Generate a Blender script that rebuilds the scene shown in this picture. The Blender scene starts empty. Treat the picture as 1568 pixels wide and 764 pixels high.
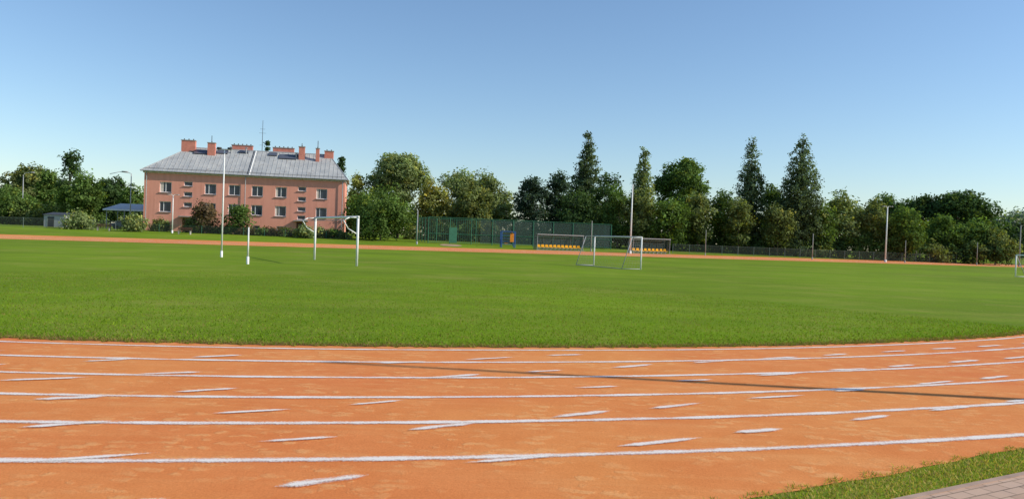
import bpy, math, random
import numpy as np
from mathutils import Vector, Matrix, Euler
random.seed(7)
rng = np.random.default_rng(7)
scene = bpy.context.scene
F = 1184.0
EYE = 1.65

# ------------------------------------------------------------------ survey helpers
def at(b, D):
    """world x,y of a thing seen on bearing b at distance D"""
    return ((b - 784.0) / F * D, D)
def zof(b, e, D):
    return EYE + (365 + 0.0355 * (b - 784) - e) * D / F
UX, UY = 0.930, 0.3676      # direction of the far straight
def vv(x, y): return -UY * x + UX * y
BK = [(-9999, 0), (80.7, 0), (90, 0.25), (105, 0.75), (118, 1.0), (9999, 1.0)]
def g(x, y):
    v = vv(x, y)
    return float(np.interp(v, [b[0] for b in BK], [b[1] for b in BK]))

# ------------------------------------------------------------------ materials
class NT:
    def __init__(s, name):
        s.m = bpy.data.materials.new(name); s.m.use_nodes = True
        s.t = s.m.node_tree; s.t.nodes.clear()
        s.out = s.t.nodes.new('ShaderNodeOutputMaterial')
    def n(s, typ, **kw):
        nd = s.t.nodes.new(typ)
        for k, v in kw.items():
            if k.startswith('_'): setattr(nd, k[1:], v)
            else:
                nd.inputs[k.replace('__', ' ')].default_value = v
        return nd
    def l(s, a, b): s.t.links.new(a, b)
    def noise(s, vec, scale, detail=4, rough=0.6):
        nd = s.n('ShaderNodeTexNoise', Scale=scale, Detail=detail, Roughness=rough)
        if vec is not None: s.l(vec, nd.inputs['Vector'])
        return nd.outputs['Fac']
    def ramp(s, fac, stops):
        nd = s.n('ShaderNodeValToRGB'); e = nd.color_ramp.elements
        while len(e) < len(stops): e.new(0.5)
        for i, (p, c) in enumerate(stops):
            e[i].position = p
            e[i].color = (c, c, c, 1) if isinstance(c, (int, float)) else (*c, 1)
        s.l(fac, nd.inputs[0]); return nd.outputs[0]
    def mapping(s, vec, scale=(1, 1, 1), rz=0.0):
        mp = s.n('ShaderNodeMapping'); mp.inputs['Scale'].default_value = scale; mp.inputs['Rotation'].default_value = (0, 0, rz)
        s.l(vec, mp.inputs[0]); return mp.outputs[0]
    def mix(s, fac, a, b, mode='MIX'):
        nd = s.n('ShaderNodeMix', _data_type='RGBA', _blend_type=mode)
        for sock, v in ((nd.inputs[0], fac), (nd.inputs[6], a), (nd.inputs[7], b)):
            if isinstance(v, (int, float)): sock.default_value = v
            elif isinstance(v, tuple): sock.default_value = (*v, 1)
            else: s.l(v, sock)
        return nd.outputs[2]
    def bump(s, h, strength, dist):
        nd = s.n('ShaderNodeBump', Strength=strength, Distance=dist)
        s.l(h, nd.inputs['Height']); return nd.outputs[0]
    def obj(s): return s.n('ShaderNodeTexCoord').outputs['Object']
    def bsdf(s, col, rough=0.8, normal=None, spec=0.3, metal=0.0):
        p = s.n('ShaderNodeBsdfPrincipled', Roughness=rough, Metallic=metal)
        p.inputs['Specular IOR Level'].default_value = spec
        if isinstance(col, tuple): p.inputs['Base Color'].default_value = (*col, 1)
        else: s.l(col, p.inputs['Base Color'])
        if normal is not None: s.l(normal, p.inputs['Normal'])
        return p.outputs[0]
    def done(s, sh): s.l(sh, s.out.inputs[0]); return s.m

def simple(name, col, rough=0.6, metal=0.0, var=0.15, scale=3.0, spec=0.3):
    t = NT(name); o = t.obj()
    f = t.noise(o, scale, 5)
    c = t.mix(t.ramp(f, [(0.3, 0.0), (0.7, 1.0)]), tuple(x * (1 - var) for x in col), tuple(min(1, x * (1 + var)) for x in col))
    return t.done(t.bsdf(c, rough, None, spec, metal))

def mat_grass():
    t = NT('grass_mat'); o = t.obj()
    ang = math.atan2(UY, UX)
    big = t.ramp(t.noise(o, 0.07, 4, 0.6), [(0.38, 0.0), (0.62, 1.0)])
    mid = t.ramp(t.noise(o, 0.9, 5, 0.65), [(0.3, 0.0), (0.7, 1.0)])
    fine = t.ramp(t.noise(o, 14, 6, 0.8), [(0.3, 0.0), (0.7, 1.0)])
    c = t.mix(big, (0.132, 0.225, 0.010), (0.185, 0.312, 0.011))
    mow = t.ramp(t.noise(t.mapping(o, (0.05, 0.75, 1), -ang), 1.0, 3, 0.5), [(0.42, 0.0), (0.58, 1.0)])
    c = t.mix(mow, t.mix(1.0, c, (0.84, 0.88, 0.95), 'MULTIPLY'), c)
    c = t.mix(mid, t.mix(0.5, c, (0.178, 0.205, 0.026)), c)
    c = t.mix(fine, t.mix(1.0, c, (0.64, 0.68, 0.64), 'MULTIPLY'), t.mix(1.0, c, (1.24, 1.20, 1.25), 'MULTIPLY'))
    worn = t.ramp(t.noise(o, 0.22, 7, 0.75), [(0.50, 0.0), (0.68, 0.65)])
    c = t.mix(worn, c, (0.26, 0.262, 0.055))
    nb = t.bump(t.noise(o, 30, 5, 0.8), 0.35, 0.03)
    return t.done(t.bsdf(c, 0.95, nb, 0.05))

def mat_clay():
    t = NT('clay_mat'); o = t.obj()
    big = t.ramp(t.noise(o, 0.13, 3), [(0.38, 0.0), (0.62, 1.0)])
    c = t.mix(big, (0.68, 0.215, 0.070), (0.72, 0.285, 0.085))
    mid = t.ramp(t.noise(o, 1.3, 7, 0.72), [(0.36, 0.0), (0.62, 1.0)])
    c = t.mix(mid, t.mix(1.0, c, (0.93, 0.86, 0.80), 'MULTIPLY'), c)
    dr = t.ramp(t.noise(t.mapping(o, (0.35, 3.2, 1), -0.25), 1.0, 5, 0.7), [(0.48, 0.0), (0.66, 0.35)])
    c = t.mix(dr, c, (0.74, 0.345, 0.125))
    vor = t.n('ShaderNodeTexVoronoi', Scale=6.6, Randomness=1.0)
    wob = t.n('ShaderNodeTexNoise', Scale=7.0, Detail=5.0, Roughness=0.65); t.l(o, wob.inputs['Vector'])
    ad = t.n('ShaderNodeVectorMath', _operation='MULTIPLY_ADD'); t.l(wob.outputs['Color'], ad.inputs[0])
    ad.inputs[1].default_value = (0.26, 0.26, 0.26); t.l(t.mapping(o, (0.62, 1.2, 1), 0.3), ad.inputs[2]); t.l(ad.outputs[0], vor.inputs['Vector'])
    foot = t.ramp(vor.outputs['Distance'], [(0.28, 1.0), (0.46, 0.0)])
    gate = t.ramp(t.noise(o, 1.1, 5, 0.7), [(0.42, 0.0), (0.58, 1.0)])
    fm = t.mix(1.0, foot, gate, 'MULTIPLY')
    fm2 = t.mix(0.55, (0, 0, 0), fm)
    c = t.mix(fm2, c, (0.76, 0.39, 0.155))
    fine = t.ramp(t.noise(o, 60, 5, 0.8), [(0.3, 0.0), (0.7, 1.0)])
    c = t.mix(fine, t.mix(1.0, c, (0.84, 0.81, 0.78), 'MULTIPLY'), t.mix(1.0, c, (1.07, 1.11, 1.14), 'MULTIPLY'))
    h = t.mix(0.5, t.noise(o, 45, 6, 0.75), t.noise(o, 5, 4, 0.6))
    h = t.mix(0.25, h, fm)
    return t.done(t.bsdf(c, 0.95, t.bump(h, 0.5, 0.022), 0.08))
def mat_chalk():
    t = NT('chalk_mat'); o = t.obj()
    uv = t.n('ShaderNodeUVMap').outputs[0]
    sep = t.n('ShaderNodeSeparateXYZ'); t.l(uv, sep.inputs[0])
    def m(op, a, b=None):
        nd = t.n('ShaderNodeMath', _operation=op)
        for i, v in enumerate((a, b)):
            if v is None: continue
            if isinstance(v, (int, float)): nd.inputs[i].default_value = v
            else: t.l(v, nd.inputs[i])
        return nd.outputs[0]
    d = m('MULTIPLY', m('ABSOLUTE', m('SUBTRACT', sep.outputs[1], 0.5)), 2.0)
    e = m('MULTIPLY', m('ABSOLUTE', m('SUBTRACT', sep.outputs[0], 0.5)), 2.0)
    e = m('MULTIPLY', m('MAXIMUM', m('SUBTRACT', e, 0.55), 0.0), 2.2)
    d = m('ADD', d, e)
    n1 = t.noise(o, 60, 5, 0.85); n2 = t.noise(o, 1.8, 5, 0.7)
    a = m('ADD', m('SUBTRACT', 1.08, d), m('MULTIPLY', m('SUBTRACT', n1, 0.5), 2.4))
    a = m('ADD', a, m('MULTIPLY', m('SUBTRACT', n2, 0.5), 2.2))
    alpha = t.ramp(a, [(0.05, 0.0), (0.9, 0.92)])
    tr = t.n('ShaderNodeBsdfTransparent'); mx = t.n('ShaderNodeMixShader')
    t.l(alpha, mx.inputs[0]); t.l(tr.outputs[0], mx.inputs[1])
    t.l(t.bsdf((0.79, 0.75, 0.70), 0.9, None, 0.1), mx.inputs[2])
    return t.done(mx.outputs[0])
def mat_leaf():
    t = NT('foliage_mat')
    a = t.n('ShaderNodeAttribute', _attribute_name='Col').outputs['Color']
    d = t.n('ShaderNodeBsdfDiffuse'); t.l(a, d.inputs[0])
    tr = t.n('ShaderNodeBsdfTranslucent'); c2 = t.mix(1.0, a, (1.3, 1.35, 0.5), 'MULTIPLY'); t.l(c2, tr.inputs[0])
    mx = t.n('ShaderNodeMixShader'); mx.inputs[0].default_value = 0.33
    t.l(d.outputs[0], mx.inputs[1]); t.l(tr.outputs[0], mx.inputs[2])
    return t.done(mx.outputs[0])
def mat_mesh(name, col, op):
    t = NT(name); tr = t.n('ShaderNodeBsdfTransparent'); mx = t.n('ShaderNodeMixShader')
    mx.inputs[0].default_value = op
    t.l(tr.outputs[0], mx.inputs[1]); t.l(t.bsdf(col, 0.7), mx.inputs[2])
    return t.done(mx.outputs[0])
def mat_paver():
    t = NT('paver_mat'); o = t.obj()
    b = t.n('ShaderNodeTexBrick', Scale=1.0, Mortar__Size=0.006, Bias=0.0, Brick__Width=0.2, Row__Height=0.1)
    b.inputs['Color1'].default_value = (0.36, 0.23, 0.165, 1); b.inputs['Color2'].default_value = (0.50, 0.35, 0.26, 1)
    b.inputs['Mortar'].default_value = (0.14, 0.10, 0.07, 1); t.l(t.mapping(o, (1, 1, 1), math.radians(-28.9)), b.inputs['Vector'])
    c = t.mix(t.ramp(t.noise(o, 4, 6, 0.7), [(0.35, 0.0), (0.7, 0.6)]), b.outputs['Color'], (0.54, 0.36, 0.24))
    return t.done(t.bsdf(c, 0.85, t.bump(b.outputs['Fac'], -0.5, 0.01)))
def mat_wall():
    t = NT('pink_render_mat'); o = t.obj()
    f = t.ramp(t.noise(o, 0.35, 5, 0.7), [(0.3, 0.0), (0.75, 1.0)])
    c = t.mix(f, (0.69, 0.300, 0.215), (0.76, 0.350, 0.258))
    s = t.ramp(t.noise(t.mapping(o, (2.5, 2.5, 0.15)), 1.0, 4), [(0.45, 0.0), (0.8, 0.5)])
    c = t.mix(s, c, (0.50, 0.205, 0.145))
    return t.done(t.bsdf(c, 0.9, None, 0.1))
def mat_roof():
    t = NT('sheet_roof_mat'); o = t.obj()
    c = t.mix(t.ramp(t.noise(o, 0.5, 6, 0.7), [(0.35, 0.0), (0.7, 1.0)]), (0.33, 0.345, 0.35), (0.48, 0.48, 0.46))
    c = t.mix(t.ramp(t.noise(o, 1.7, 6, 0.75), [(0.54, 0.0), (0.68, 0.8)]), c, (0.25, 0.215, 0.19))
    return t.done(t.bsdf(c, 0.6, None, 0.3))

M_GRASS = mat_grass(); M_CLAY = mat_clay(); M_CHALK = mat_chalk(); M_LEAF = mat_leaf()
M_PAVE = mat_paver(); M_WALL = mat_wall(); M_ROOF = mat_roof()
M_SOIL = simple('soil_mat', (0.17, 0.10, 0.04), 0.95, 0, 0.45, 9, 0.05)
M_SAND = simple('sandy_path_mat', (.36, .27, .16), 0.95, 0, 0.3, 1.5, 0.05)
M_BARK = simple('bark_mat', (0.12, 0.09, 0.06), 0.95, 0, 0.35, 4)
M_WHITE = simple('white_paint_mat', (0.76, 0.76, 0.74), 0.5, 0, 0.1, 3)
M_GREY = simple('galvanised_mat', (0.36, 0.37, 0.38), 0.6, 0.1, 0.15, 3)
M_LGREY = simple('light_sheet_mat', (0.56, 0.55, 0.53), 0.85, 0.0, 0.1, 2, 0.1)
M_CONC = simple('concrete_mat', (0.33, 0.32, 0.29), 0.9, 0, 0.2, 2)
M_KERB = simple('kerb_mat', (0.36, 0.25, 0.19), 0.9, 0, 0.2, 5)
M_GLASS = simple('window_glass_mat', (0.035, 0.045, 0.065), 0.12, 0, 0.5, 0.6, 0.5)
M_DARK = simple('dark_metal_mat', (0.05, 0.05, 0.055), 0.6)
M_SKYL = simple('roof_hatch_mat', (0.09, 0.10, 0.13), 0.3)
M_GREEN = simple('green_paint_mat', (0.04, 0.15, 0.09), 0.55)
M_DUG = simple('dugout_frame_mat', (0.16, 0.20, 0.18), 0.6)
M_YEL = simple('yellow_plastic_mat', (0.80, 0.42, 0.02), 0.4)
M_BLUE = simple('blue_paint_mat', (0.03, 0.10, 0.32), 0.5)
M_ORG = simple('orange_plastic_mat', (0.75, 0.25, 0.02), 0.5)
M_CHIM = simple('chimney_brick_mat', (0.58, 0.22, 0.16), 0.9, 0, 0.15, 2)
M_DOOR = simple('brown_door_mat', (0.12, 0.05, 0.03), 0.6)
M_CARP = simple('car_paint_mat', (0.12, 0.15, 0.2), 0.25, 0.3)
M_NET_G = mat_mesh('windbreak_net_mat', (0.030, 0.060, 0.050), 0.6)
M_NET_F = mat_mesh('chain_link_mat', (0.07, 0.09, 0.075), 0.2)
M_POLY = mat_mesh('polycarbonate_mat', (0.10, 0.14, 0.13), 0.5)
M_CREAM = simple('curtain_mat', (0.55, 0.52, 0.45), 0.8)

# ------------------------------------------------------------------ mesh helpers
def link(ob, parent=None):
    scene.collection.objects.link(ob)
    if parent: ob.parent = parent
    return ob
def empty(name, loc=(0, 0, 0), rz=0):
    e = bpy.data.objects.new(name, None); e.location = loc; e.rotation_euler = (0, 0, rz); e.empty_display_size = 0.3
    return link(e)
class MB:
    def __init__(s): s.v = []; s.f = []; s.mi = []; s.mats = []
    def m(s, mat):
        if mat not in s.mats: s.mats.append(mat)
        return s.mats.index(mat)
    def face(s, pts, mat):
        i = len(s.v); s.v += [tuple(p) for p in pts]; s.f.append(tuple(range(i, i + len(pts)))); s.mi.append(s.m(mat))
    def box(s, c, d, mat, rz=0.0):
        i = len(s.v); hx, hy, hz = d[0] / 2, d[1] / 2, d[2] / 2; co, si = math.cos(rz), math.sin(rz)
        for z in (-hz, hz):
            for x, y in ((-hx, -hy), (hx, -hy), (hx, hy), (-hx, hy)):
                s.v.append((c[0] + x * co - y * si, c[1] + x * si + y * co, c[2] + z))
        for f in ((0, 3, 2, 1), (4, 5, 6, 7), (0, 1, 5, 4), (1, 2, 6, 5), (2, 3, 7, 6), (3, 0, 4, 7)):
            s.f.append(tuple(i + k for k in f)); s.mi.append(s.m(mat))
    def tube(s, a, b, r0, r1=None, mat=None, n=8):
        if r1 is None: r1 = r0
        a = Vector(a); b = Vector(b); d = (b - a)
        if d.length < 1e-6: return
        d.normalize(); t = d.orthogonal().normalized(); w = d.cross(t); i = len(s.v)
        for p, r in ((a, r0), (b, r1)):
            for k in range(n):
                an = 2 * math.pi * k / n
                s.v.append(tuple(p + (t * math.cos(an) + w * math.sin(an)) * r))
        for k in range(n):
            s.f.append((i + k, i + (k + 1) % n, i + n + (k + 1) % n, i + n + k)); s.mi.append(s.m(mat))
        s.f.append(tuple(i + k for k in range(n))[::-1]); s.mi.append(s.m(mat))
        s.f.append(tuple(i + n + k for k in range(n))); s.mi.append(s.m(mat))
    def path(s, pts, r, mat, n=8):
        for a, b in zip(pts[:-1], pts[1:]): s.tube(a, b, r, r, mat, n)
    def obj(s, name, parent=None, smooth=False):
        me = bpy.data.meshes.new(name); me.from_pydata(s.v, [], s.f)
        for m in s.mats: me.materials.append(m)
        me.polygons.foreach_set('material_index', s.mi)
        if smooth: me.polygons.foreach_set('use_smooth', [True] * len(s.f))
        me.update()
        return link(bpy.data.objects.new(name, me), parent)

def quads_mesh(name, V, C, k, parent=None):
    nf = len(V) // k
    me = bpy.data.meshes.new(name)
    me.vertices.add(len(V)); me.vertices.foreach_set('co', V.astype(np.float32).ravel())
    me.loops.add(len(V)); me.loops.foreach_set('vertex_index', np.arange(len(V), dtype=np.int32))
    me.polygons.add(nf); me.polygons.foreach_set('loop_start', (np.arange(nf) * k).astype(np.int32))
    me.update(calc_edges=True)
    ca = me.color_attributes.new('Col', 'FLOAT_COLOR', 'POINT')
    C4 = np.ones((len(V), 4), dtype=np.float32); C4[:, :3] = C
    ca.data.foreach_set('color', C4.ravel())
    me.materials.append(M_LEAF)
    return link(bpy.data.objects.new(name, me), parent)

# ------------------------------------------------------------------ ground
us = [-3000, -1200, -500, -250, -120, -60, 0, 60, 120, 250, 500, 1200, 3000]
vs = [-3000, -1000, -300, -100, -30, 0, 30, 60, 80.7, 90, 105, 118, 160, 300, 800, 1500, 3000]
mb = MB(); W = len(us)
for v in vs:
    for u in us:
        x, y = UX * u - UY * v, UY * u + UX * v
        mb.v.append((x, y, float(np.interp(v, [b[0] for b in BK], [b[1] for b in BK]))))
for j in range(len(vs) - 1):
    for i in range(W - 1):
        a = j * W + i; mb.f.append((a, a + 1, a + W + 1, a + W)); mb.mi.append(mb.m(M_GRASS))
mb.obj('ground')

# ------------------------------------------------------------------ running track
CX, CY = -7.2, 41.1
def polar(deg, r): a = math.radians(deg); return (CX + r * math.cos(a), CY + r * math.sin(a))
def verge_r(deg):
    d = math.radians(deg + 61.0)
    return max(36.3, 35.81 / max(0.2, math.cos(d)))
def bulge(deg): return 0.34 * min(1, max(0, (deg + 76) / 20))
pairs = []   # (inner point, outward normal, width, bulge)
deg = -135.0
while deg <= -45.0:
    a = math.radians(deg); pairs.append(((CX + 30.25 * math.cos(a), CY + 30.25 * math.sin(a)), (math.cos(a), math.sin(a)), min(verge_r(deg), 39.5) - 30.25, bulge(deg))); deg += 0.2
NARC = len(pairs)
def herm(p0, t0, p1, t1, w0, w1, n, b0=0.0):
    L = math.dist(p0, p1) * 1.05
    for i in range(1, n + 1):
        s = i / n
        h0 = 2 * s**3 - 3 * s**2 + 1; h1 = s**3 - 2 * s**2 + s; h2 = -2 * s**3 + 3 * s**2; h3 = s**3 - s**2
        p = [h0 * p0[k] + h1 * L * t0[k] + h2 * p1[k] + h3 * L * t1[k] for k in (0, 1)]
        d0 = 6 * s * s - 6 * s; d1 = 3 * s * s - 4 * s + 1; d3 = 3 * s * s - 2 * s
        d = [d0 * p0[k] + d1 * L * t0[k] - d0 * p1[k] + d3 * L * t1[k] for k in (0, 1)]
        q = math.hypot(*d); pairs.append((tuple(p), (d[1] / q, -d[0] / q), w0 + (w1 - w0) * s, b0 * (1 - s)))
s7 = 0.7071
herm(pairs[-1][0], (s7, s7), (75, 42), (UX, UY), 6.05, 7, 40, .34)
herm((75, 42), (UX, UY), (122, 92), (0, 1), 7, 8, 30)
herm((122, 92), (0, 1), (98, 86.8 + .396 * 98), (-UX, -UY), 8, 9.3, 30)
herm((98, 86.8 + .396 * 98), (-UX, -UY), (-54, 86.8 - .396 * 54), (-UX, -UY), 9.3, 9.3, 80)
herm((-54, 86.8 - .396 * 54), (-UX, -UY), polar(-135, 30.25), (s7, -s7), 9.3, 9.25, 60)
mb = MB()
N = len(pairs)
jit = np.convolve(rng.normal(0, 1, N + 10), np.ones(3) / 3, 'same')[:N] * 0.05
jit2 = np.convolve(rng.normal(0, 1, N + 10), np.ones(3) / 3, 'same')[:N] * 0.03
NC = 7
for i, (p, n, w, bu) in enumerate(pairs):
    for k in range(NC):
        o = w * k / (NC - 1) + (jit[i] + bu if k == 0 else 0) + (jit2[i] if k == NC - 1 else 0)
        x, y = p[0] + n[0] * o, p[1] + n[1] * o; z = g(x, y)
        mb.v.append((x, y, z + (0.004 if z == 0 else 0.012)))
for i in range(N):
    for k in range(NC - 1):
        a = i * NC + k; b = ((i + 1) % N) * NC + k
        mb.f.append((a, a + 1, b + 1, b)); mb.mi.append(mb.m(M_CLAY))
mb.obj('running_track')
# trodden bare soil where the turf stops
mb = MB()
for i in range(NARC):
    p, n, w, bu = pairs[i]
    for o in (bu - .20 + jit2[i] * 1.5, bu + .05 + jit[i]):
        mb.v.append((p[0] + n[0] * o, p[1] + n[1] * o, 0.0075))
for i in range(NARC - 1):
    mb.f.append((2 * i, 2 * i + 1, 2 * i + 3, 2 * i + 2)); mb.mi.append(mb.m(M_SOIL))
mb.obj('soil_edge')

def strips(name, lines):
    V = []; Fc = []; UV = []
    for pts, hw, dash in lines:
        n = len(pts); base = len(V)
        for i, p in enumerate(pts):
            a = pts[max(0, i - 1)]; b = pts[min(n - 1, i + 1)]
            dx, dy = b[0] - a[0], b[1] - a[1]; q = math.hypot(dx, dy); nx, ny = -dy / q, dx / q
            for s_ in (-1, 1):
                x, y = p[0] + nx * hw * s_, p[1] + ny * hw * s_; z = g(x, y)
                V.append((x, y, z + (0.011 if z == 0 else 0.03) + (0.004 if dash else 0)))
                UV.append(((i / (n - 1)) if dash else 0.5, 0.5 + 0.5 * s_))
        for i in range(n - 1):
            a = base + 2 * i; Fc.append((a, a + 1, a + 3, a + 2))
    me = bpy.data.meshes.new(name); me.from_pydata(V, [], Fc)
    uvl = me.uv_layers.new(name='UVMap')
    for lp in me.loops: uvl.data[lp.index].uv = UV[lp.vertex_index]
    me.materials.append(M_CHALK); me.update()
    return link(bpy.data.objects.new(name, me))
L = []
for off in (0.37, 1.45, 2.53, 3.61, 4.69, 5.77):
    pts = []; w1 = w2 = 0
    for p, n, w, bu in pairs + [pairs[0]]:
        w1 = w1 * 0.96 + random.gauss(0, 0.0025); w2 = w2 * .9 + w1 * .1
        o = off + w2 + (bu * .8 if off < 1 else (bu * .3 if off < 2 else 0))
        pts.append((p[0] + n[0] * o, p[1] + n[1] * o))
    L.append((pts, 0.064 if off > 1 else .055, False))
strips('lane_line_marking', L)
D_ = []
ph = {-2: 0.4, -1: -0.14, 0: -1.42, 1: -1.98, 2: -2.69, 3: -2.1, 4: -2.9, 5: -1.7, 6: -2.3, 7: -2.5, 8: -1.2}
for k, p0 in ph.items():
    for j in range(-8, 14):
        x0 = p0 + j * 1.16 + random.uniform(-.1, .1)
        if random.random() < 0.06: continue
        ln = random.uniform(0.5, 0.8); sl0 = random.uniform(-.02, .02)
        P = []
        for q in range(6):
            x = x0 + ln * q / 5; y = 4.95 + 0.528 * (x + 1.42) + 1.23 * k + random.uniform(-.004, .004) + sl0 * (q - 2.5); P.append((x, y))
        mx, my = P[3]; r = math.hypot(mx - CX, my - CY); an = math.degrees(math.atan2(my - CY, mx - CX))
        if r < 30.9 + bulge(an) or r > min(verge_r(an), 39.5) - 0.25: continue
        D_.append((P, random.uniform(0.04, 0.075), True))
strips('dashed_sprint_marking', D_)

# verge & pavement
mb = MB(); degs = np.arange(-100, -40, 0.5)
vg = [polar(d, verge_r(d) + 0.46) for d in degs]; vo = [polar(d, verge_r(d) + 0.51) for d in degs]; ve = [polar(d, verge_r(d) + 8) for d in degs]
for i in range(len(degs) - 1):
    mb.face([(*vo[i], .03), (*ve[i], .03), (*ve[i + 1], .03), (*vo[i + 1], .03)], M_PAVE)
mb.obj('brick_pavement')
mb = MB()
for i in range(len(degs) - 1):
    mb.face([(*vg[i], .036), (*vo[i], .036), (*vo[i + 1], .036), (*vg[i + 1], .036)], M_KERB)
    mb.face([(*vg[i], -.02), (*vg[i], .036), (*vg[i + 1], .036), (*vg[i + 1], -.02)], M_KERB)
    mb.face([(*vo[i], .036), (*vo[i], -.02), (*vo[i + 1], -.02), (*vo[i + 1], .036)], M_KERB)
mb.obj('pavement_kerb')

# grass blades near the edges
def blades(n, th, rr, hh, ww):
    X = CX + rr * np.cos(th); Y = CY + rr * np.sin(th)
    az = rng.uniform(0, 2 * np.pi, n); lean = rng.normal(0, 0.6, (n, 2))
    dx = np.cos(az) * ww; dy = np.sin(az) * ww
    V = np.zeros((n, 3, 3))
    V[:, 0] = np.stack([X - dx, Y - dy, np.zeros(n)], 1); V[:, 1] = np.stack([X + dx, Y + dy, np.zeros(n)], 1)
    V[:, 2] = np.stack([X + lean[:, 0] * hh, Y + lean[:, 1] * hh, hh], 1)
    return V.reshape(-1, 3)
n1 = 120000
dg = rng.uniform(-118, -50, n1); th = np.radians(dg); q = rng.random(n1) ** 2.6
bu = np.array([bulge(d) for d in dg])
rr = 30.28 + bu - 18 * q + 0.05 * np.sin(dg * 9) + .04 * np.sin(dg * 23)
hh = rng.uniform(.018, .045, n1) * (1 - .6 * q); V1 = blades(n1, th, rr, hh, rng.uniform(.005, .010, n1))
t_ = rng.uniform(0.65, 1.35, n1)[:, None]
patch = (0.5 + 0.5 * np.sin(dg * .9 + rr * 1.1) * np.sin(dg * 1.7 - rr * .6))[:, None]
C1 = (np.array([[0.150, 0.258, 0.016]]) * (1 - patch) + np.array([[0.205, 0.300, 0.022]]) * patch) * t_
edge = ((rr - bu > 29.9) & (rng.random(n1) < .6)) | (rng.random(n1) < .14)
C1[edge] = np.array([0.26, 0.20, 0.065]) * t_[edge]
n2 = 26000
dg = rng.uniform(-86, -62, n2); th = np.radians(dg)
vr = np.array([verge_r(d) for d in dg]); rr2 = vr - 0.05 + 0.5 * rng.random(n2) + .05 * np.sin(dg * 11)
hh = rng.uniform(.012, .034, n2); V2 = blades(n2, th, rr2, hh, rng.uniform(.003, .006, n2))
t_ = rng.uniform(0.7, 1.35, n2)[:, None]
C2 = np.where(rng.random(n2)[:, None] < .68, np.array([[0.46, 0.36, 0.12]]), np.array([[0.25, 0.30, 0.035]])) * t_
quads_mesh('grass', np.concatenate([V1, V2]), np.repeat(np.concatenate([C1, C2]), 3, axis=0), 3)

# ------------------------------------------------------------------ trees
def foliage(lobes, col, leaf=0.34, cl=0.6, dens=1.25, nl=14, zmin=0.1, yellow=0.0):
    Vs = []; Cs = []
    col = np.array(col)
    for (cx, cy, cz, r, rz) in lobes:
        nc = max(5, int(dens * 4 * math.pi * r * (r + rz) / 2 / (math.pi * cl * cl)))
        d = rng.normal(size=(nc, 3)); d /= np.linalg.norm(d, axis=1)[:, None]
        pos = np.array([cx, cy, cz]) + d * np.array([r, r, rz]) * rng.uniform(.55, 1.12, (nc, 1))
        ok = pos[:, 2] > zmin; pos = pos[ok]; d = d[ok]; nc = len(pos)
        if nc == 0: continue
        lt = random.uniform(.82, 1.18)
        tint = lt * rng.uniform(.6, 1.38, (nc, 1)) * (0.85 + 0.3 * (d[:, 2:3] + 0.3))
        n = nc * nl
        P = np.repeat(pos, nl, axis=0) + rng.normal(size=(n, 3)) * cl * np.array([.52, .52, .42])
        P[:, 2] = np.maximum(P[:, 2], zmin * 0.5)
        nn = np.repeat(d, nl, axis=0) * 0.95 + rng.normal(size=(n, 3)) * 0.55 + np.array([0, 0, 0.3])
        nn /= np.linalg.norm(nn, axis=1)[:, None]
        t1 = np.cross(nn, rng.normal(size=(n, 3))); t1 /= np.linalg.norm(t1, axis=1)[:, None]
        t2 = np.cross(nn, t1)
        s = leaf * rng.uniform(.55, 1.3, (n, 1))
        Q = np.stack([P + t1 * s * .60, P + t2 * s * .42, P - t1 * s * .60, P - t2 * s * .42], 1)
        Vs.append(Q.reshape(-1, 3))
        tn = np.repeat(tint, nl, axis=0) * rng.uniform(.85, 1.15, (n, 1))
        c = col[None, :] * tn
        if yellow > 0:
            yk = np.repeat(rng.random(nc) < yellow, nl); c[yk] = c[yk] * np.array([1.5, 1.2, 0.8])
        Cs.append(np.repeat(c, 4, axis=0))
    return np.concatenate(Vs), np.concatenate(Cs)

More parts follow.
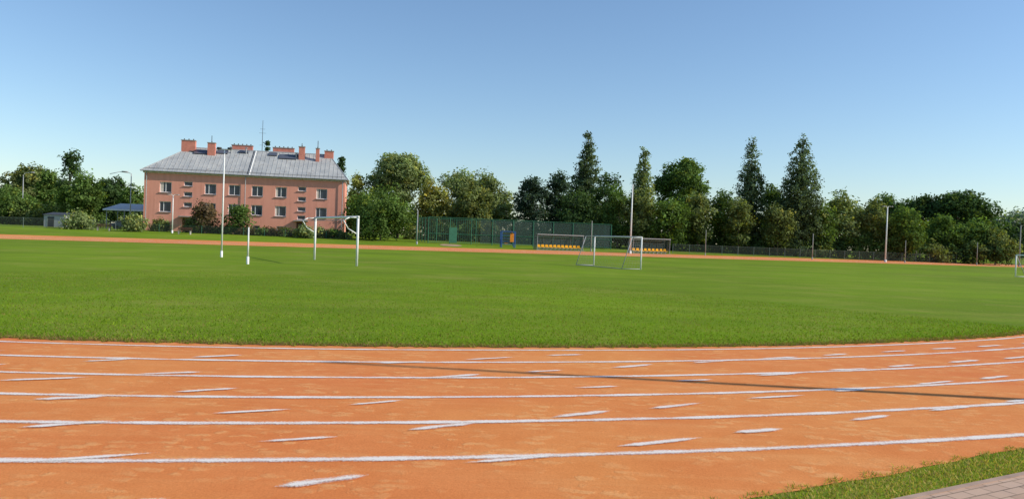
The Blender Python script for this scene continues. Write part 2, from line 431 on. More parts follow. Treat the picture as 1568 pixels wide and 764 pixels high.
def lobes_for(kind, H, Wd):
    R = Wd / 2; Lb = []
    if kind == 'round':
        z0 = H * 0.05; zc = (H + z0) / 2; hz = (H - z0) / 2
        for i in range(18):
            d = rng.normal(size=3); d /= np.linalg.norm(d)
            m = (abs(d[0])**3 + abs(d[1])**3 + abs(d[2])**3) ** (1 / 3); d = d / m
            r = R * random.uniform(.24, .46); k = random.uniform(.7, 1.0)
            Lb.append((d[0] * (R - r) * k, d[1] * (R - r) * k, zc + d[2] * (hz - r) * k * .97, r, r * random.uniform(.75, 1.0)))
        a = random.uniform(0, 6.28)
        Lb.append((math.cos(a) * R * .2, math.sin(a) * R * .2, H - R * .42, R * .42, R * .40)); Lb.append((0, 0, zc, R * .62, hz * .78))
    elif kind == 'crownround':
        # broad domed crown on a visible stem
        zc = H * .62; hz = H * .36
        for i in range(26):
            d = rng.normal(size=3); d /= np.linalg.norm(d); d[2] = abs(d[2]) if random.random() < .65 else d[2]
            r = R * random.uniform(.24, .38)
            Lb.append((d[0] * (R - r), d[1] * (R - r), zc + d[2] * (hz - r), r, r * .9))
        Lb.append((0, 0, zc, R * .7, hz * .75)); Lb.append((0, 0, H * .28, R * .5, H * .25))
    elif kind == 'poplar':
        n = 36
        for i in range(n):
            t = 0.06 + 0.91 * i / (n - 1); z = H * t
            pr = R * (min(1.0, (1.03 - t) ** .8 * 1.55)) * min(1, 0.7 + t * 0.9)
            a = i * 2.4 + random.uniform(-.5, .5); r = pr * random.uniform(.42, .62); o = max(0, pr - r) * random.uniform(.7, 1.15)
            Lb.append((math.cos(a) * o, math.sin(a) * o, z - .2, max(r, .34), max(r, .45) * random.uniform(1.15, 1.6)))
        for t in (.25, .4, .55, .7): Lb.append((0, 0, H * t, R * .55 * (1.15 - t), H * .11))
    elif kind == 'spruce':
        for i in range(16):
            t = i / 15; z = H * (0.08 + 0.9 * t); pr = R * (1.03 - t)
            for k in range(3):
                a = random.uniform(0, 6.28); o = pr * .5
                Lb.append((math.cos(a) * o, math.sin(a) * o, z, max(pr * .5, .18), max(pr * .22, .2)))
    elif kind == 'bush':
        for i in range(15):
            a = random.uniform(0, 6.28); r = R * random.uniform(.26, .46); o = (R - r) * random.uniform(.3, 1)
            zz = random.uniform(r * .5, max(r * .6, H - r)) * (1 - .22 * o / R)
            Lb.append((math.cos(a) * o, math.sin(a) * o, zz, r, r * .85))
        Lb.append((R * .15, 0, H - R * .36 if H > R else H * .6, R * .36, min(R * .36, H * .4)))
        Lb.append((0, 0, H * .4, R * .72, H * .42))
    return Lb

def tree(name, b, top, wpx, D, kind, col, yellow=0.0, leaf=None, dens=1.15):
    x, y = at(b, D); z = g(x, y)
    H = zof(b, top, D) - z; Wd = wpx / F * D
    if leaf is None: leaf = 0.0026 * D
    e = empty(name, (x, y, z), random.uniform(0, 6.28))
    Lb = lobes_for(kind, H, Wd)
    cl = 0.60 if kind in ('round', 'bush', 'crownround') else 0.45
    if Wd < 3.5: cl = 0.36; leaf *= .8
    if kind == 'poplar': leaf *= .85; dens *= .66
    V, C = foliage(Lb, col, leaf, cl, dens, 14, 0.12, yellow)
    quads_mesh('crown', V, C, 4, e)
    mb = MB(); tr = max(.07, H * .017)
    hh = H * (.85 if kind in ('poplar', 'spruce') else .6)
    segs = 5; pts = [(random.uniform(-.1, .1) * i * .4, random.uniform(-.1, .1) * i * .4, -0.15 + (hh + .15) * i / segs) for i in range(segs + 1)]
    for i in range(segs): mb.tube(pts[i], pts[i + 1], tr * (1 - i / segs * .85), tr * (1 - (i + 1) / segs * .85), M_BARK, 7)
    for l in random.sample(Lb, min(9, len(Lb))):
        zb = max(H * .1, min(l[2] - .3 * H * random.random(), hh * .9)); f = zb / hh * segs; i0 = min(segs - 1, int(f)); q = f - i0
        st = [pts[i0][k] * (1 - q) + pts[i0 + 1][k] * q for k in range(3)]
        md = ((st[0] + l[0]) / 2, (st[1] + l[1]) / 2, (st[2] + l[2]) / 2 - .1)
        mb.tube(st, md, tr * .42, tr * .28, M_BARK, 5); mb.tube(md, l[:3], tr * .28, tr * .08, M_BARK, 5)
    mb.obj('trunk', e)
    return e

DK = (.072, .120, .044); MID = (.112, .178, .048); LT = (.215, .268, .112); YL = (.25, .265, .078); BD = (.060, .096, .062); OL = (.170, .205, .076)
GP = (.125, .170, .088)
T = [
 ('deciduous_tree', 8, 282, 70, 140, 'round', MID), ('deciduous_tree', 45, 250, 80, 170, 'round', OL),
 ('deciduous_tree', 104, 229, 46, 150, 'round', DK), ('deciduous_tree', 122, 260, 74, 122, 'round', MID),
 ('deciduous_tree', 168, 270, 64, 170, 'round', DK), ('deciduous_tree', 205, 282, 56, 165, 'round', MID),
 ('deciduous_tree', 75, 258, 50, 160, 'round', MID), ('deciduous_tree', 28, 296, 70, 125, 'round', MID),
 ('spruce_tree', 405, 217, 22, 150, 'spruce', DK), ('spruce_tree', 519, 242, 36, 135, 'spruce', DK),
 ('deciduous_tree', 544, 264, 40, 135, 'round', YL),
 ('willow_tree', 608, 228, 100, 138, 'crownround', LT), ('hornbeam_tree', 582, 280, 116, 106, 'bush', MID),
 ('deciduous_tree', 555, 288, 60, 114, 'round', MID),
 ('willow_tree', 662, 274, 60, 128, 'round', YL), ('willow_tree', 700, 256, 80, 134, 'round', LT),
 ('willow_tree', 746, 262, 88, 130, 'round', LT), ('willow_tree', 722, 278, 76, 124, 'round', OL),
 ('deciduous_tree', 815, 268, 66, 126, 'round', BD), ('deciduous_tree', 852, 262, 60, 128, 'round', BD),
 ('poplar_tree', 894, 198, 60, 136, 'poplar', GP), ('deciduous_tree', 925, 262, 62, 126, 'round', DK),
 ('deciduous_tree', 880, 288, 76, 119, 'round', DK), ('deciduous_tree', 945, 284, 60, 119, 'round', MID),
 ('poplar_tree', 981, 224, 50, 130, 'poplar', LT), ('ash_tree', 1042, 238, 92, 138, 'crownround', MID),
 ('deciduous_tree', 978, 290, 64, 117, 'round', OL), ('deciduous_tree', 1022, 300, 70, 116, 'round', MID),
 ('deciduous_tree', 1068, 294, 64, 119, 'round', OL), ('deciduous_tree', 1106, 290, 64, 121, 'round', MID),
 ('deciduous_tree', 1130, 302, 50, 118, 'round', OL),
 ('poplar_tree', 1145, 210, 60, 123, 'poplar', GP), ('poplar_tree', 1222, 205, 78, 121, 'poplar', GP),
 ('deciduous_tree', 1178, 282, 54, 126, 'round', MID), ('deciduous_tree', 1190, 308, 60, 119, 'round', OL),
 ('deciduous_tree', 1256, 310, 56, 121, 'round', MID), ('willow_tree', 1290, 290, 66, 124, 'round', LT),
 ('deciduous_tree', 1336, 302, 64, 124, 'round', OL), ('deciduous_tree', 1382, 314, 70, 121, 'round', MID),
 ('oak_tree', 1348, 294, 64, 150, 'round', MID), ('oak_tree', 1408, 297, 86, 146, 'crownround', DK),
 ('oak_tree', 1470, 288, 104, 142, 'crownround', DK), ('deciduous_tree', 1440, 328, 76, 126, 'round', MID),
 ('deciduous_tree', 1490, 334, 80, 126, 'round', MID), ('deciduous_tree', 1524, 344, 56, 124, 'round', OL),
 ('willow_shrub', 118, 320, 54, 97, 'bush', LT), ('willow_shrub', 203, 326, 46, 97, 'bush', LT),
 ('garden_shrub', 466, 344, 36, 101, 'bush', LT), ('plum_tree', 316, 308, 48, 103, 'round', (.16, .115, .07)),
 ('garden_tree', 366, 312, 44, 103, 'round', MID), ('garden_shrub', 300, 328, 40, 103, 'bush', OL),
 ('garden_shrub', 245, 334, 34, 103, 'bush', OL), ('garden_shrub', 1600, 338, 50, 130, 'bush', MID),
]
for (nm, b, top, w, D, kd, c) in T:
    tree(nm, b, top, w, D, kd, c, yellow=.12 if c in (LT, YL, OL, MID) else .03)

def mass(name, b0, b1, step, Df, topf, wf, cols, leaf, cl, dens=1.1):
    Vs = []; Cs = []; b = b0
    while b < b1:
        D = Df(b); x, y = at(b, D); z = g(x, y); top = topf(b) + random.uniform(-9, 9)
        H = max(1.2, zof(b, top, D) - z); R = wf * random.uniform(.8, 1.3) / 2
        lb = []
        for i in range(7):
            r = R * random.uniform(.4, .62)
            lb.append((x + random.uniform(-R, R) * .6, y + random.uniform(-R, R) * .5, z + random.uniform(.15, 1) * max(.2, H - r), r, r * random.uniform(.8, 1.1)))
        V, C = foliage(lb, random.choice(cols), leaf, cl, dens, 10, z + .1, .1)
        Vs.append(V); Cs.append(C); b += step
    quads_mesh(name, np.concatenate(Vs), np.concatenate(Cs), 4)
mass('shrub_belt', 640, 1545, 20, lambda b: 119 + (b - 640) * .004, lambda b: 342 + (b - 640) * .026, 4.2, [MID, DK, OL, DK], .34, .6)
mass('distant_trees', 560, 1600, 36, lambda b: 165, lambda b: 304 + max(0, b - 1100) * .03, 9, [DK, MID, BD], .62, 1.2, .9)
mass('distant_trees', -60, 300, 30, lambda b: 190, lambda b: 286, 10, [MID, DK, OL], .65, 1.2, .9)
mass('hillside_wood', 1490, 1760, 22, lambda b: 330, lambda b: 316, 20, [(.16, .21, .20), (.18, .225, .21)], 1.1, 2.0)  # distance haze is mixed into these greyed, bluish leaf colours
mass('garden_hedge', 285, 530, 9, lambda b: 103.5, lambda b: 350 + (b - 300) * .03, 1.6, [OL, (.12, .09, .05), MID], .22, .32)
mass('garden_shrubs', -40, 150, 16, lambda b: 124, lambda b: 316, 4.2, [MID, OL, DK], .34, .6)

# ------------------------------------------------------------------ apartment building
bx0, by0 = at(218, 107); bx1, by1 = at(525, 112)
BL = math.hypot(bx1 - bx0, by1 - by0); BR = math.atan2(by1 - by0, bx1 - bx0)
B = empty('pink_apartment_building', (bx0, by0, 0.8), BR)
BDp = 11.5; WH = 8.45
wins = []
for xc in (2.8, 8.7, 11.9, 15.0, 18.25, 23.9):
    wins.append((xc, 6.25, 1.55, 1.45, 'w')); wins.append((xc, 3.55, 1.55, 1.45, 'w'))
    wins.append((xc, 1.15, 1.0, .5, 's'))
for zc in (6.85, 5.4, 3.95): wins.append((5.75, zc, 1.15, .62, 's'))
for zc in (6.85, 5.4, 3.95, 2.75): wins.append((21.15, zc, 1.15, .62, 's'))
wins.append((21.15, 1.05, 1.3, 2.1, 'd')); wins.append((5.75, 1.05, 1.3, 2.1, 'd'))
xs = sorted({0, BL} | {w[0] - w[2] / 2 for w in wins} | {w[0] + w[2] / 2 for w in wins})
zs = sorted({-.9, WH} | {round(w[1] - w[3] / 2, 4) for w in wins} | {round(w[1] + w[3] / 2, 4) for w in wins})
mb = MB()
for i in range(len(xs) - 1):
    for j in range(len(zs) - 1):
        cx, cz = (xs[i] + xs[i + 1]) / 2, (zs[j] + zs[j + 1]) / 2
        if any(abs(cx - w[0]) < w[2] / 2 and abs(cz - w[1]) < w[3] / 2 for w in wins): continue
        mb.face([(xs[i], 0, zs[j]), (xs[i + 1], 0, zs[j]), (xs[i + 1], 0, zs[j + 1]), (xs[i], 0, zs[j + 1])], M_WALL)
for (xc, zc, w, h, k) in wins:
    x0, x1, z0, z1 = xc - w / 2, xc + w / 2, zc - h / 2, zc + h / 2; r = .22
    for q in ([(x0, 0, z0), (x0, r, z0), (x0, r, z1), (x0, 0, z1)], [(x1, r, z0), (x1, 0, z0), (x1, 0, z1), (x1, r, z1)],
              [(x0, 0, z1), (x0, r, z1), (x1, r, z1), (x1, 0, z1)], [(x0, r, z0), (x0, 0, z0), (x1, 0, z0), (x1, r, z0)]):
        mb.face(q, M_WALL)
mb.face([(BL, 0, -.9), (BL, BDp, -.9), (BL, BDp, WH), (BL, 0, WH)], M_WALL)
mb.face([(0, BDp, -.9), (0, 0, -.9), (0, 0, WH), (0, BDp, WH)], M_WALL)
mb.face([(BL, BDp, -.9), (0, BDp, -.9), (0, BDp, WH), (BL, BDp, WH)], M_WALL)
mb.obj('walls', B)
mb = MB(); gl = MB()
for (xc, zc, w, h, k) in wins:
    x0, x1, z0, z1 = xc - w / 2, xc + w / 2, zc - h / 2, zc + h / 2
    if k == 'd':
        mb.box((xc, .2, zc), (w, .05, h), M_DOOR); mb.box((xc, .165, zc + .5), (w * .5, .02, .6), M_GLASS)
        mb.box((xc, -.5, z1 + .18), (w + .7, 1.0, .12), M_CONC); continue
    gl.box((xc, .2, zc), (w, .02, h), M_GLASS)
    fw = .08
    mb.box((xc, .165, z1 - fw / 2), (w, .05, fw), M_WHITE); mb.box((xc, .165, z0 + fw / 2), (w, .05, fw), M_WHITE)
    mb.box((x0 + fw / 2, .165, zc), (fw, .05, h - 2 * fw), M_WHITE); mb.box((x1 - fw / 2, .165, zc), (fw, .05, h - 2 * fw), M_WHITE)
    if k == 'w':
        mb.box((xc + random.choice((0, -.22)), .165, zc), (.08, .05, h - 2 * fw), M_WHITE)
        if random.random() < .4:
            cw = random.choice((.25, .4)); mb.box((x0 + fw + cw / 2, .184, zc), (cw, .01, h - 2 * fw), M_CREAM)
    mb.box((xc, -.06, z0 - .03), (w + .16, .16, .05), M_GREY)
gl.obj('window_glass', B); mb.obj('window_frames_and_doors', B)
mb = MB()
mb.box((BL / 2, -.045, WH - .16), (BL + .3, .26, .3), M_CREAM)
mb.box((BL + .07, BDp / 2, WH - .16), (.12, BDp - .3, .3), M_CREAM)
for xx in (.35, 13.4, BL - .3): mb.tube((xx, -.24, -.5), (xx, -.24, WH - .1), .06, .06, M_GREY, 6)
mb.tube((-.4, -.5, WH - .04), (BL + .4, -.5, WH - .04), .09, .09, M_GREY, 8)
mb.obj('eaves_and_downpipes', B)
ov = .45; RH = 4.0; ridge_y = BDp / 2; e0 = WH; zr = WH + RH
A_ = (-ov, -ov, e0); Bq = (BL + ov, -ov, e0); Cq = (BL + ov, BDp + ov, e0); Dq = (-ov, BDp + ov, e0); R0 = (4.6, ridge_y, zr); R1 = (BL - 2.6, ridge_y, zr)
mb = MB()
mb.face([A_, Bq, R1, R0], M_ROOF); mb.face([Bq, Cq, R1], M_ROOF); mb.face([Cq, Dq, R0, R1], M_ROOF); mb.face([Dq, A_, R0], M_ROOF)
mb.face([A_, Dq, Cq, Bq], M_ROOF)
def roof_z(y): return e0 + RH * (y + ov) / (ridge_y + ov)
x = 0.0
while x < BL + .3:
    if x < R0[0]: t = (x + ov) / (R0[0] + ov)
    elif x > R1[0]: t = (BL + ov - x) / (BL + ov - R1[0])
    else: t = 1
    t = max(.02, min(1, t)); ye = -ov + t * (ridge_y + ov)
    mb.tube((x, -ov, e0 + .01), (x, ye, e0 + RH * t + .01), .04, .04, M_ROOF, 4); x += .62
mb.tube(R0, R1, .1, .1, M_GREY, 6); mb.tube(A_, R0, .07, .07, M_GREY, 6); mb.tube(Bq, R1, .07, .07, M_GREY, 6)
mb.tube((13.9, -ov, e0 + .03), (13.9, ridge_y, zr + .03), .07, .07, M_WHITE, 6)
mb.tube((13.65, -ov, e0 + .03), (13.65, ridge_y, zr + .03), .05, .05, M_DARK, 6)
sl_ = math.atan2(RH, ridge_y + ov)
for (x, y, w, h) in ((6.6, 4.6, 2.3, 1.2), (9.3, 4.9, 1.5, 1.0), (18.6, 4.5, 2.5, 1.3), (16.4, 5.0, 1.2, .9), (20.3, 5.1, 1.4, .7), (5.2, 4.9, .8, .7), (12.2, 5.2, 1.3, .7)):
    z = roof_z(y); c_, s_ = math.cos(sl_), math.sin(sl_); P = []
    for o in (0.0, 0.16):
        for a_, b_ in ((-w / 2, -h / 2), (w / 2, -h / 2), (w / 2, h / 2), (-w / 2, h / 2)):
            P.append((x + a_, y + b_ * c_ - o * s_, z + b_ * s_ + o * c_))
    mb.face(P[4:8], M_SKYL)
    for q in range(4): mb.face([P[q], P[(q + 1) % 4], P[4 + (q + 1) % 4], P[4 + q]], M_DARK)
for (x, y) in ((10.5, 4.9), (12.6, 4.9), (19.8, 4.3)):
    z = roof_z(y); mb.tube((x, y, z - .1), (x, y, z + .8), .1, .1, M_GREY, 8); mb.box((x, y, z + .86), (.4, .4, .08), M_GREY)
for zz in (.35,): mb.tube((0, -ov + zz, roof_z(-ov + zz) + .15), (BL, -ov + zz, roof_z(-ov + zz) + .15), .03, .03, M_DARK, 4)
mb.obj('roof', B)
mb = MB()
for (x, y, w, d, zt) in ((4.6, 5, 1.9, .8, 13.35), (7.9, 4.3, 1.05, .7, 13.1), (11.6, 8, 3.0, .7, 13.35), (17.6, 8, 3.1, .7, 13.3), (20.6, 4.4, .85, .7, 13.25), (22.9, 4.0, .5, .5, 13.1), (24.5, 5.2, 1.3, .8, 12.9)):
    zb = 10.0
    mb.box((x, y, (zb + zt) / 2), (w, d, zt - zb), M_CHIM); mb.box((x, y, zt + .05), (w + .14, d + .14, .1), M_CONC)
    nn = max(1, int(w / .6))
    for q in range(nn): mb.tube((x - w / 2 + (q + .5) * w / nn, y, zt + .1), (x - w / 2 + (q + .5) * w / nn, y, zt + .3), .1, .08, M_DARK, 6)
for (x, h) in ((7.9, .9), (20.6, .5), (22.9, 1.0)): mb.tube((x, 4.2, 13.1), (x, 4.2, 13.3 + h), .05, .05, M_DARK, 6)
mb.obj('chimneys', B)
mb = MB(); ax = 14.7
mb.tube((ax, 6, 12.2), (ax, 6, 17.1), .05, .03, M_DARK, 6)
for q, z in ((.5, 15.2), (.35, 15.8), (.4, 13.4)): mb.tube((ax - q, 6, z), (ax + q, 6, z), .02, .02, M_DARK, 4)
mb.obj('roof_antenna', B)

# ------------------------------------------------------------------ goals and posts
def net_panel(mb, a, b, c, d, n, m, mat, r=.004):
    a, b, c, d = map(Vector, (a, b, c, d))
    for i in range(n + 1):
        t = i / n; mb.tube(a.lerp(b, t), d.lerp(c, t), r, r, mat, 3)
    for j in range(m + 1):
        t = j / m; mb.tube(a.lerp(d, t), b.lerp(c, t), r, r, mat, 3)
M_NET = simple('net_cord_mat', (0.26, 0.28, 0.25), 0.8)
p0 = Vector((*at(547, 38.5), 0)); p1 = Vector((*at(482, 45), 0)); up = Vector((0, 0, 1)); gd = (p1 - p0).normalized(); bk = Vector((gd.y, -gd.x, 0))
e = empty('football_goal', p0)
mb = MB(); O = Vector((0, 0, 0)); q1 = p1 - p0
for q in (O, q1): mb.tube(q - up * .1, q + up * 2.44, .06, .06, M_WHITE, 10)
mb.tube(up * 2.44 - gd * .06, q1 + up * 2.44 + gd * .06, .06, .06, M_WHITE, 10)
mb.obj('posts_and_crossbar', e, True)
mb = MB()
for q in (O, q1):
    s_ = -bk
    pts = [q + up * 2.42, q + up * 2.40 + s_ * .45, q + up * 2.25 + s_ * .75, q + up * 1.85 + s_ * .5, q + up * 1.6 + s_ * .06]
    mb.path(pts, .028, M_WHITE, 6)
mb.tube(up * 2.25 - bk * .75, q1 + up * 2.25 - bk * .75, .016, .016, M_GREY, 6)
mb.obj('net_brackets', e, True)
p0 = Vector((*at(982, 48), 0)); p1 = Vector((*at(910, 53), 0)); gd = (p1 - p0).normalized(); bk = Vector((-gd.y, gd.x, 0)); q1 = p1 - p0
e = empty('training_goal', p0); mb = MB()
if bk.x > 0: bk = -bk
for q in (O, q1):
    mb.tube(q - up * .1, q + up * 2, .05, .05, M_WHITE, 10)
    mb.tube(q + up * 2, q + up * 2 + bk * .7, .025, .025, M_GREY, 6)
    mb.tube(q + up * 2 + bk * .7, q + bk * 1.4 + up * .02, .025, .025, M_GREY, 6)
    mb.tube(q + up * .03, q + bk * 1.4 + up * .03, .02, .02, M_GREY, 6)
mb.tube(up * 2, q1 + up * 2, .045, .045, M_WHITE, 10)
mb.tube(bk * 1.4 + up * .03, q1 + bk * 1.4 + up * .03, .02, .02, M_GREY, 6); mb.tube(bk * .7 + up * 2, q1 + bk * .7 + up * 2, .014, .014, M_GREY, 6)
mb.obj('goal_frame', e, True)
mb = MB()
net_panel(mb, bk * .7 + up * 2, q1 + bk * .7 + up * 2, q1 + bk * 1.4 + up * .05, bk * 1.4 + up * .05, 30, 13, M_NET, .0028)
for q in (O, q1): net_panel(mb, q + up * 2, q + up * 2 + bk * .7, q + bk * 1.4 + up * .05, q + up * .05, 6, 12, M_NET, .0028)
mb.obj('goal_net', e)
p0 = Vector((*at(1556, 62), 0)); e = empty('training_goal', p0); mb = MB(); q1 = Vector((2.2, -4.5, 0)); bk = Vector((.9, .42, 0))
for q in (O, q1):
    mb.tube(q - up * .1, q + up * 1.75, .05, .05, M_WHITE, 8); mb.tube(q + up * 1.75, q + bk * 1.3 + up * .03, .03, .03, M_GREY, 6); mb.tube(q + up * .03, q + bk * 1.3 + up * .03, .03, .03, M_GREY, 6)
mb.tube(up * 1.75, q1 + up * 1.75, .05, .05, M_WHITE, 8); mb.tube(bk * 1.3 + up * .03, q1 + bk * 1.3 + up * .03, .03, .03, M_GREY, 6)
mb.obj('goal_frame', e, True)

def pole(name, b, D, top, r, mat, kind='plain'):
    x, y = at(b, D); z = g(x, y); H = zof(b, top, D) - z
    e = empty(name, (x, y, z)); mb = MB()
    mb.tube((0, 0, -.3), (0, 0, .35), r * 1.5, r * 1.4, mat, 10)
    mb.tube((0, 0, .35), (0, 0, H), r, r * .65, mat, 10)
    if kind == 'bar': mb.tube((-.42, 0, H), (.42, 0, H), .03, .03, M_GREY, 6); mb.box((-.3, 0, H + .05), (.22, .15, .12), M_DARK); mb.box((.3, 0, H + .05), (.22, .15, .12), M_DARK)
    if kind == 'lampL':
        mb.path([(0, 0, H), (-.4, 0, H + .1), (-1.6, 0, H + .2), (-3.0, 0, H - .15)], .04, mat, 6); mb.box((-.9, 0, H + .25), (.8, .28, .14), M_GREY)
    if kind == 'lampR':
        mb.path([(0, 0, H), (.3, 0, H + .3), (1.1, 0, H + .45)], .045, mat, 6); mb.box((1.4, 0, H + .45), (.7, .28, .14), M_GREY)
    if kind == 'double':
        for s_ in (-1, 1): mb.path([(0, 0, H - .1), (s_ * .2, 0, H + .1), (s_ * .45, 0, H + .08)], .03, mat, 6); mb.box((s_ * .6, 0, H + .07), (.32, .18, .09), M_GREY)
    mb.obj('pole_body', e, True); return e
pole('mast_pole', 339.5, 43.8, 229, .05, M_WHITE, 'bar')
pole('corner_post', 380, 36.3, 348, .045, M_WHITE)
pole('floodlight_pole', 965, 101, 283, .12, M_WHITE, 'plain')
pole('street_lamp', 198, 108, 266, .09, M_GREY, 'lampL')
pole('street_lamp', 33, 125, 268, .08, M_GREY, 'lampR')
pole('garden_lamp', 263, 98, 299, .08, M_WHITE, 'double')
pole('steel_pole', 638, 99, 322, .07, M_GREY)
pole('floodlight_pole', 1356, 113, 317, .11, M_WHITE, 'double')
for b, D, t_, r in ((1080, 106, 352, .05), (1244, 110, 358, .07), (1386, 114, 368, .06), (1496, 118, 371, .06), (905, 102, 338, .07), (1561, 120, 345, .1)):
    pole('concrete_post', b, D, t_, r, M_CONC)
# unseen off-frame pole, inferred from the long shadow it throws over the lanes
e = empty('off_frame_pole', (14.0, 8.05, 0.0)); mb = MB()
mb.tube((0, 0, -.1), (0, 0, .5), .16, .14, M_GREY, 12); mb.tube((0, 0, .5), (0, 0, 10.2), .12, .045, M_GREY, 12); mb.tube((0, 0, 10.2), (0, 0, 10.28), .06, .02, M_GREY, 10)
mb.obj('pole_body', e, True)

# ------------------------------------------------------------------ dugouts
def dugout(b0, b1, D0, D1, n):
    a = Vector((*at(b0, D0), 0)); b = Vector((*at(b1, D1), 0)); Lh = (b - a).length; rz = math.atan2(b.y - a.y, b.x - a.x); z = g(a.x, a.y)
    e = empty('team_dugout', (a.x, a.y, z), rz); mb = MB(); H = 1.95; dp = 1.5
    mb.box((Lh / 2, dp / 2, -.12), (Lh + .4, dp + .4, .3), M_CONC)
    k = 5
    prof = [(dp, .05), (dp, 1.4), (dp - .2, 1.8), (dp - .6, H), (.0, H + .1)]
    for i in range(k + 1):
        x = Lh * i / k; mb.path([(x, p[0], p[1]) for p in prof], .025, M_DUG, 6)
    for i in (0, k): mb.tube((Lh * i / k, .1, .05), (Lh * i / k, .1, H + .05), .03, .03, M_GREY, 6)
    for p in (prof[-1], prof[2], prof[1]): mb.tube((0, *p), (Lh, *p), .025, .025, M_DUG, 6)
    mb.box((Lh / 2, -.02, H + .08), (Lh + .1, .04, .09), M_GREY)
    mb.obj('frame', e)
    mb = MB()
    for p, q in zip(prof[:-1], prof[1:]): mb.face([(0, p[0] + .04, p[1] + .04), (Lh, p[0] + .04, p[1] + .04), (Lh, q[0] + .04, q[1] + .04), (0, q[0] + .04, q[1] + .04)], M_POLY)
    for x in (-.04, Lh + .04): mb.face([(x, .3, .1), (x, dp, .1), (x, dp, 1.4), (x, dp - .2, 1.8), (x, .3, H)], M_POLY)
    mb.obj('shelter_panels', e)
    mb = MB(); mb.box((Lh / 2, .55, .3), (Lh - .3, .08, .08), M_GREY)
    for i in range(n):
        x = .4 + (Lh - .8) * i / (n - 1)
        mb.box((x, .5, .4), (.40, .38, .06), M_YEL); mb.box((x, .72, .56), (.40, .05, .24), M_YEL); mb.tube((x - .16, .72, .69), (x + .16, .72, .69), .035, .035, M_YEL, 6)
        mb.box((x, .55, .2), (.06, .06, .36), M_GREY)
    mb.obj('seats', e)
dugout(823, 893, 99, 101, 11)
dugout(970, 1026, 102, 104, 9)

# ------------------------------------------------------------------ court enclosure
cA = Vector((*at(655, 104), 0)); cB = Vector((*at(935, 112), 0)); d_ = (cB - cA); Lc = d_.length; rz = math.atan2(d_.y, d_.x)
e = empty('ball_court_fence', (cA.x, cA.y, .75), rz); mb = MB(); net = MB(); Hc = 3.4; dc = 9
nP = 9
for i in range(nP + 1):
    x = Lc * i / nP
    for y in (0, dc): mb.tube((x, y, -.6), (x, y, Hc), .06, .06, M_GREEN, 6)
for y in (0, dc):
    for z in (.05, 1.2, Hc): mb.tube((0, y, z), (Lc, y, z), .03, .03, M_GREEN, 6)
for x in (0, Lc):
    for j in range(1, 4): mb.tube((x, dc * j / 4, -.5), (x, dc * j / 4, Hc), .05, .05, M_GREEN, 6)
    for z in (1.2, Hc): mb.tube((x, 0, z), (x, dc, z), .03, .03, M_GREEN, 6)
x = 0.3
while x < Lc * .26: mb.tube((x, .06, 0), (x, .06, Hc), .018, .018, M_GREEN, 4); x += .3
mb.box((3.4, -.05, 1.05), (1.1, .05, 2.1), M_GREEN)
xk = Lc * .27
net.face([(xk, .04, 0), (Lc, .04, 0), (Lc, .04, Hc), (xk, .04, Hc)], M_NET_G)
net.face([(Lc, .06, 0), (Lc, dc, 0), (Lc, dc, Hc), (Lc, .06, Hc)], M_NET_G)
net.face([(0, dc, 0), (Lc, dc, 0), (Lc, dc, Hc), (0, dc, Hc)], M_NET_F)
net.face([(0, .06, 0), (0, dc, 0), (0, dc, Hc), (0, .06, Hc)], M_NET_F)
mb.obj('fence_frame', e); net.obj('netting', e)
mb = MB(); P0 = []
for y, w in ((97.5, .9), (99, 1.3), (101, 1.5), (102.5, 1.2), (103.6, .9)):
    x = (690 - 784) / F * y
    for s_ in (-1, 1): P0.append((x + s_ * w, y, g(x + s_ * w, y) + .03))
for i in range(4): mb.face([P0[2 * i], P0[2 * i + 1], P0[2 * i + 3], P0[2 * i + 2]], M_SAND)
mb.obj('sandy_path')
x, y = at(778, 102); e = empty('playground_climbing_frame', (x, y, g(x, y)), .2); mb = MB()
for q in (-.9, .9):
    for w in (0, .9): mb.tube((q, w, -.2), (q, w, 2.1), .06, .06, M_BLUE, 6)
for w in (0, .9): mb.tube((-.9, w, 2.1), (.9, w, 2.1), .05, .05, M_BLUE, 6)
for q in (-.9, .9): mb.tube((q, 0, 2.1), (q, .9, 2.1), .05, .05, M_BLUE, 6)
for z in (.4, .8, 1.2, 1.6): mb.tube((-.9, .9, z), (.9, .9, z), .025, .025, M_BLUE, 6)
mb.tube((.55, .45, 2.1), (.55, .45, 1.9), .03, .03, M_ORG, 6); mb.box((.55, .4, 1.3), (.5, .08, 1.1), M_ORG); mb.box((-.2, .4, .55), (.5, .3, .06), M_ORG)
mb.tube((-.2, .4, .55), (-.2, .4, 2.1), .02, .02, M_DARK, 4)
mb.obj('frame', e)

# ------------------------------------------------------------------ chain-link fences
def fence(name, p0, p1, H, mat, pm, step=2.5):
    a = Vector(p0); b = Vector(p1); L_ = (b - a).length; n = max(2, int(L_ / step)); e = empty(name, (a.x, a.y, 0)); mb = MB(); nt = MB(); prev = None
    for i in range(n + 1):
        p = a.lerp(b, i / n); z = g(p.x, p.y); q = (p.x - a.x, p.y - a.y)
        mb.tube((*q, z - .3), (*q, z + H + .05), .03, .03, pm, 6)
        if prev:
            mb.tube((*prev[0], prev[1] + H), (*q, z + H), .01, .01, pm, 4)
            nt.face([(*prev[0], prev[1] + .03), (*q, z + .03), (*q, z + H), (*prev[0], prev[1] + H)], mat)
        prev = (q, z)
    mb.obj('posts', e); nt.obj('mesh', e)
fence('chain_link_fence', at(1030, 109), at(1640, 128), 1.3, M_NET_F, M_DUG)
fence('chain_link_fence', at(-40, 94), at(210, 100), 1.2, M_NET_F, M_DUG)
fence('garden_fence', at(210, 100), at(530, 103), 1.0, M_NET_F, M_GREEN)

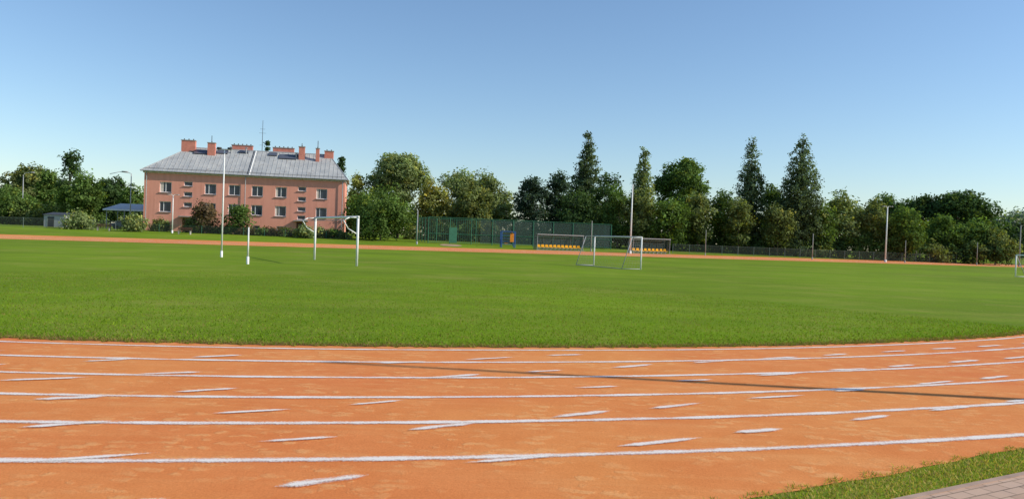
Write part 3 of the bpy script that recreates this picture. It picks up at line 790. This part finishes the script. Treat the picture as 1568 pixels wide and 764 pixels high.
# ------------------------------------------------------------------ left background
x, y = at(162, 114); e = empty('carport', (x, y, g(x, y)), .1); mb = MB(); z0 = zof(162, 320, 114) - g(x, y)
for q in (0, 2.5, 5.0):
    for w in (0, 4): mb.tube((q, w, -.2), (q, w, z0 + w * .2), .07, .07, M_GREY, 6)
A = [(-.4, -.4, z0), (5.4, -.4, z0), (5.0, 4.4, z0 + 1.0), (.2, 4.4, z0 + 1.0)]
mb.face(A, M_LGREY); mb.face([(p[0], p[1], p[2] - .12) for p in A][::-1], M_GREY)
mb.box((2.5, -.42, z0 - .08), (5.8, .05, .2), M_WHITE)
mb.obj('frame_and_roof', e)
x, y = at(186, 113); e = empty('parked_car', (x, y + .6, g(x, y)), .1); mb = MB()
prof = [(-2.1, .35), (-2.1, .75), (-1.3, .88), (-.75, 1.38), (.75, 1.42), (1.45, .95), (2.05, .85), (2.1, .35)]
for s_ in (0, 1.7):
    mb.face([(p[0], s_, p[1]) for p in (prof if s_ else prof[::-1])], M_CARP)
for p, q in zip(prof, prof[1:] + prof[:1]): mb.face([(p[0], 0, p[1]), (q[0], 0, q[1]), (q[0], 1.7, q[1]), (p[0], 1.7, p[1])], M_CARP)
mb.face([(-1.1, -.01, .92), (-.65, -.01, 1.3), (.68, -.01, 1.34), (1.2, -.01, .95)], M_GLASS)
for q in (-1.3, 1.3):
    for s_ in (0, 1.5): mb.tube((q, s_ - .02, .32), (q, s_ + .2, .32), .32, .32, M_DARK, 12)
mb.obj('body_and_wheels', e)
x, y = at(66, 103); e = empty('garden_shed', (x, y, g(x, y)), .08); mb = MB()
mb.box((1.4, 1.2, .75), (2.8, 2.4, 1.7), M_GREY); mb.face([(-.15, -.2, 1.62), (2.95, -.2, 1.62), (2.95, 2.6, 2.0), (-.15, 2.6, 2.0)], M_DARK); mb.box((.9, -.03, .65), (.8, .05, 1.4), M_DARK)
mb.obj('shed_body', e)
for b in (158, 282):
    x, y = at(b, 96); e = empty('park_bench', (x, y, g(x, y)), .1); mb = MB()
    for q in (-.7, .7): mb.box((q, 0, .2), (.08, .4, .5), M_CONC); mb.box((q, .22, .55), (.06, .06, .55), M_CONC)
    for w in (-.15, 0, .15): mb.box((0, w, .47), (1.7, .11, .04), M_DOOR)
    for z in (.62, .78): mb.box((0, .17, z), (1.7, .04, .11), M_DOOR)
    mb.obj('seat_and_back', e)

# ------------------------------------------------------------------ light, sky, camera
EL = math.radians(32); az = math.radians(-6)
sd = Vector((math.cos(az) * math.cos(EL), math.sin(az) * math.cos(EL), math.sin(EL)))
sl = bpy.data.lights.new('sun', 'SUN'); sl.energy = 5.0; sl.angle = math.radians(.5); sl.color = (1.0, .92, .79)
so = bpy.data.objects.new('sun', sl); so.rotation_euler = sd.to_track_quat('Z', 'Y').to_euler(); so.location = (40, -10, 40); link(so)
w = bpy.data.worlds.new('World'); scene.world = w; w.use_nodes = True; nt = w.node_tree
bg = nt.nodes['Background']; sk = nt.nodes.new('ShaderNodeTexSky'); sk.sky_type = 'NISHITA'; sk.sun_disc = False
sk.sun_elevation = EL; sk.sun_rotation = math.atan2(sd.x, sd.y); sk.altitude = 300; sk.air_density = 1.15; sk.dust_density = 0.35; sk.ozone_density = 4.5
nt.links.new(sk.outputs[0], bg.inputs[0]); bg.inputs[1].default_value = 0.15
cam = bpy.data.cameras.new('camera'); co = bpy.data.objects.new('camera', cam); link(co)
cam.sensor_width = 36; cam.lens = F / 1568 * 36; cam.clip_end = 8000; cam.clip_start = .1
M = Matrix.Translation((0, 0, EYE)) @ Matrix.Rotation(math.radians(90 - .82), 4, 'X') @ Matrix.Rotation(math.radians(2.03), 4, 'Z')
co.matrix_world = M
scene.camera = co
scene.view_settings.view_transform = 'Standard'; scene.view_settings.look = 'None'; scene.view_settings.exposure = 0
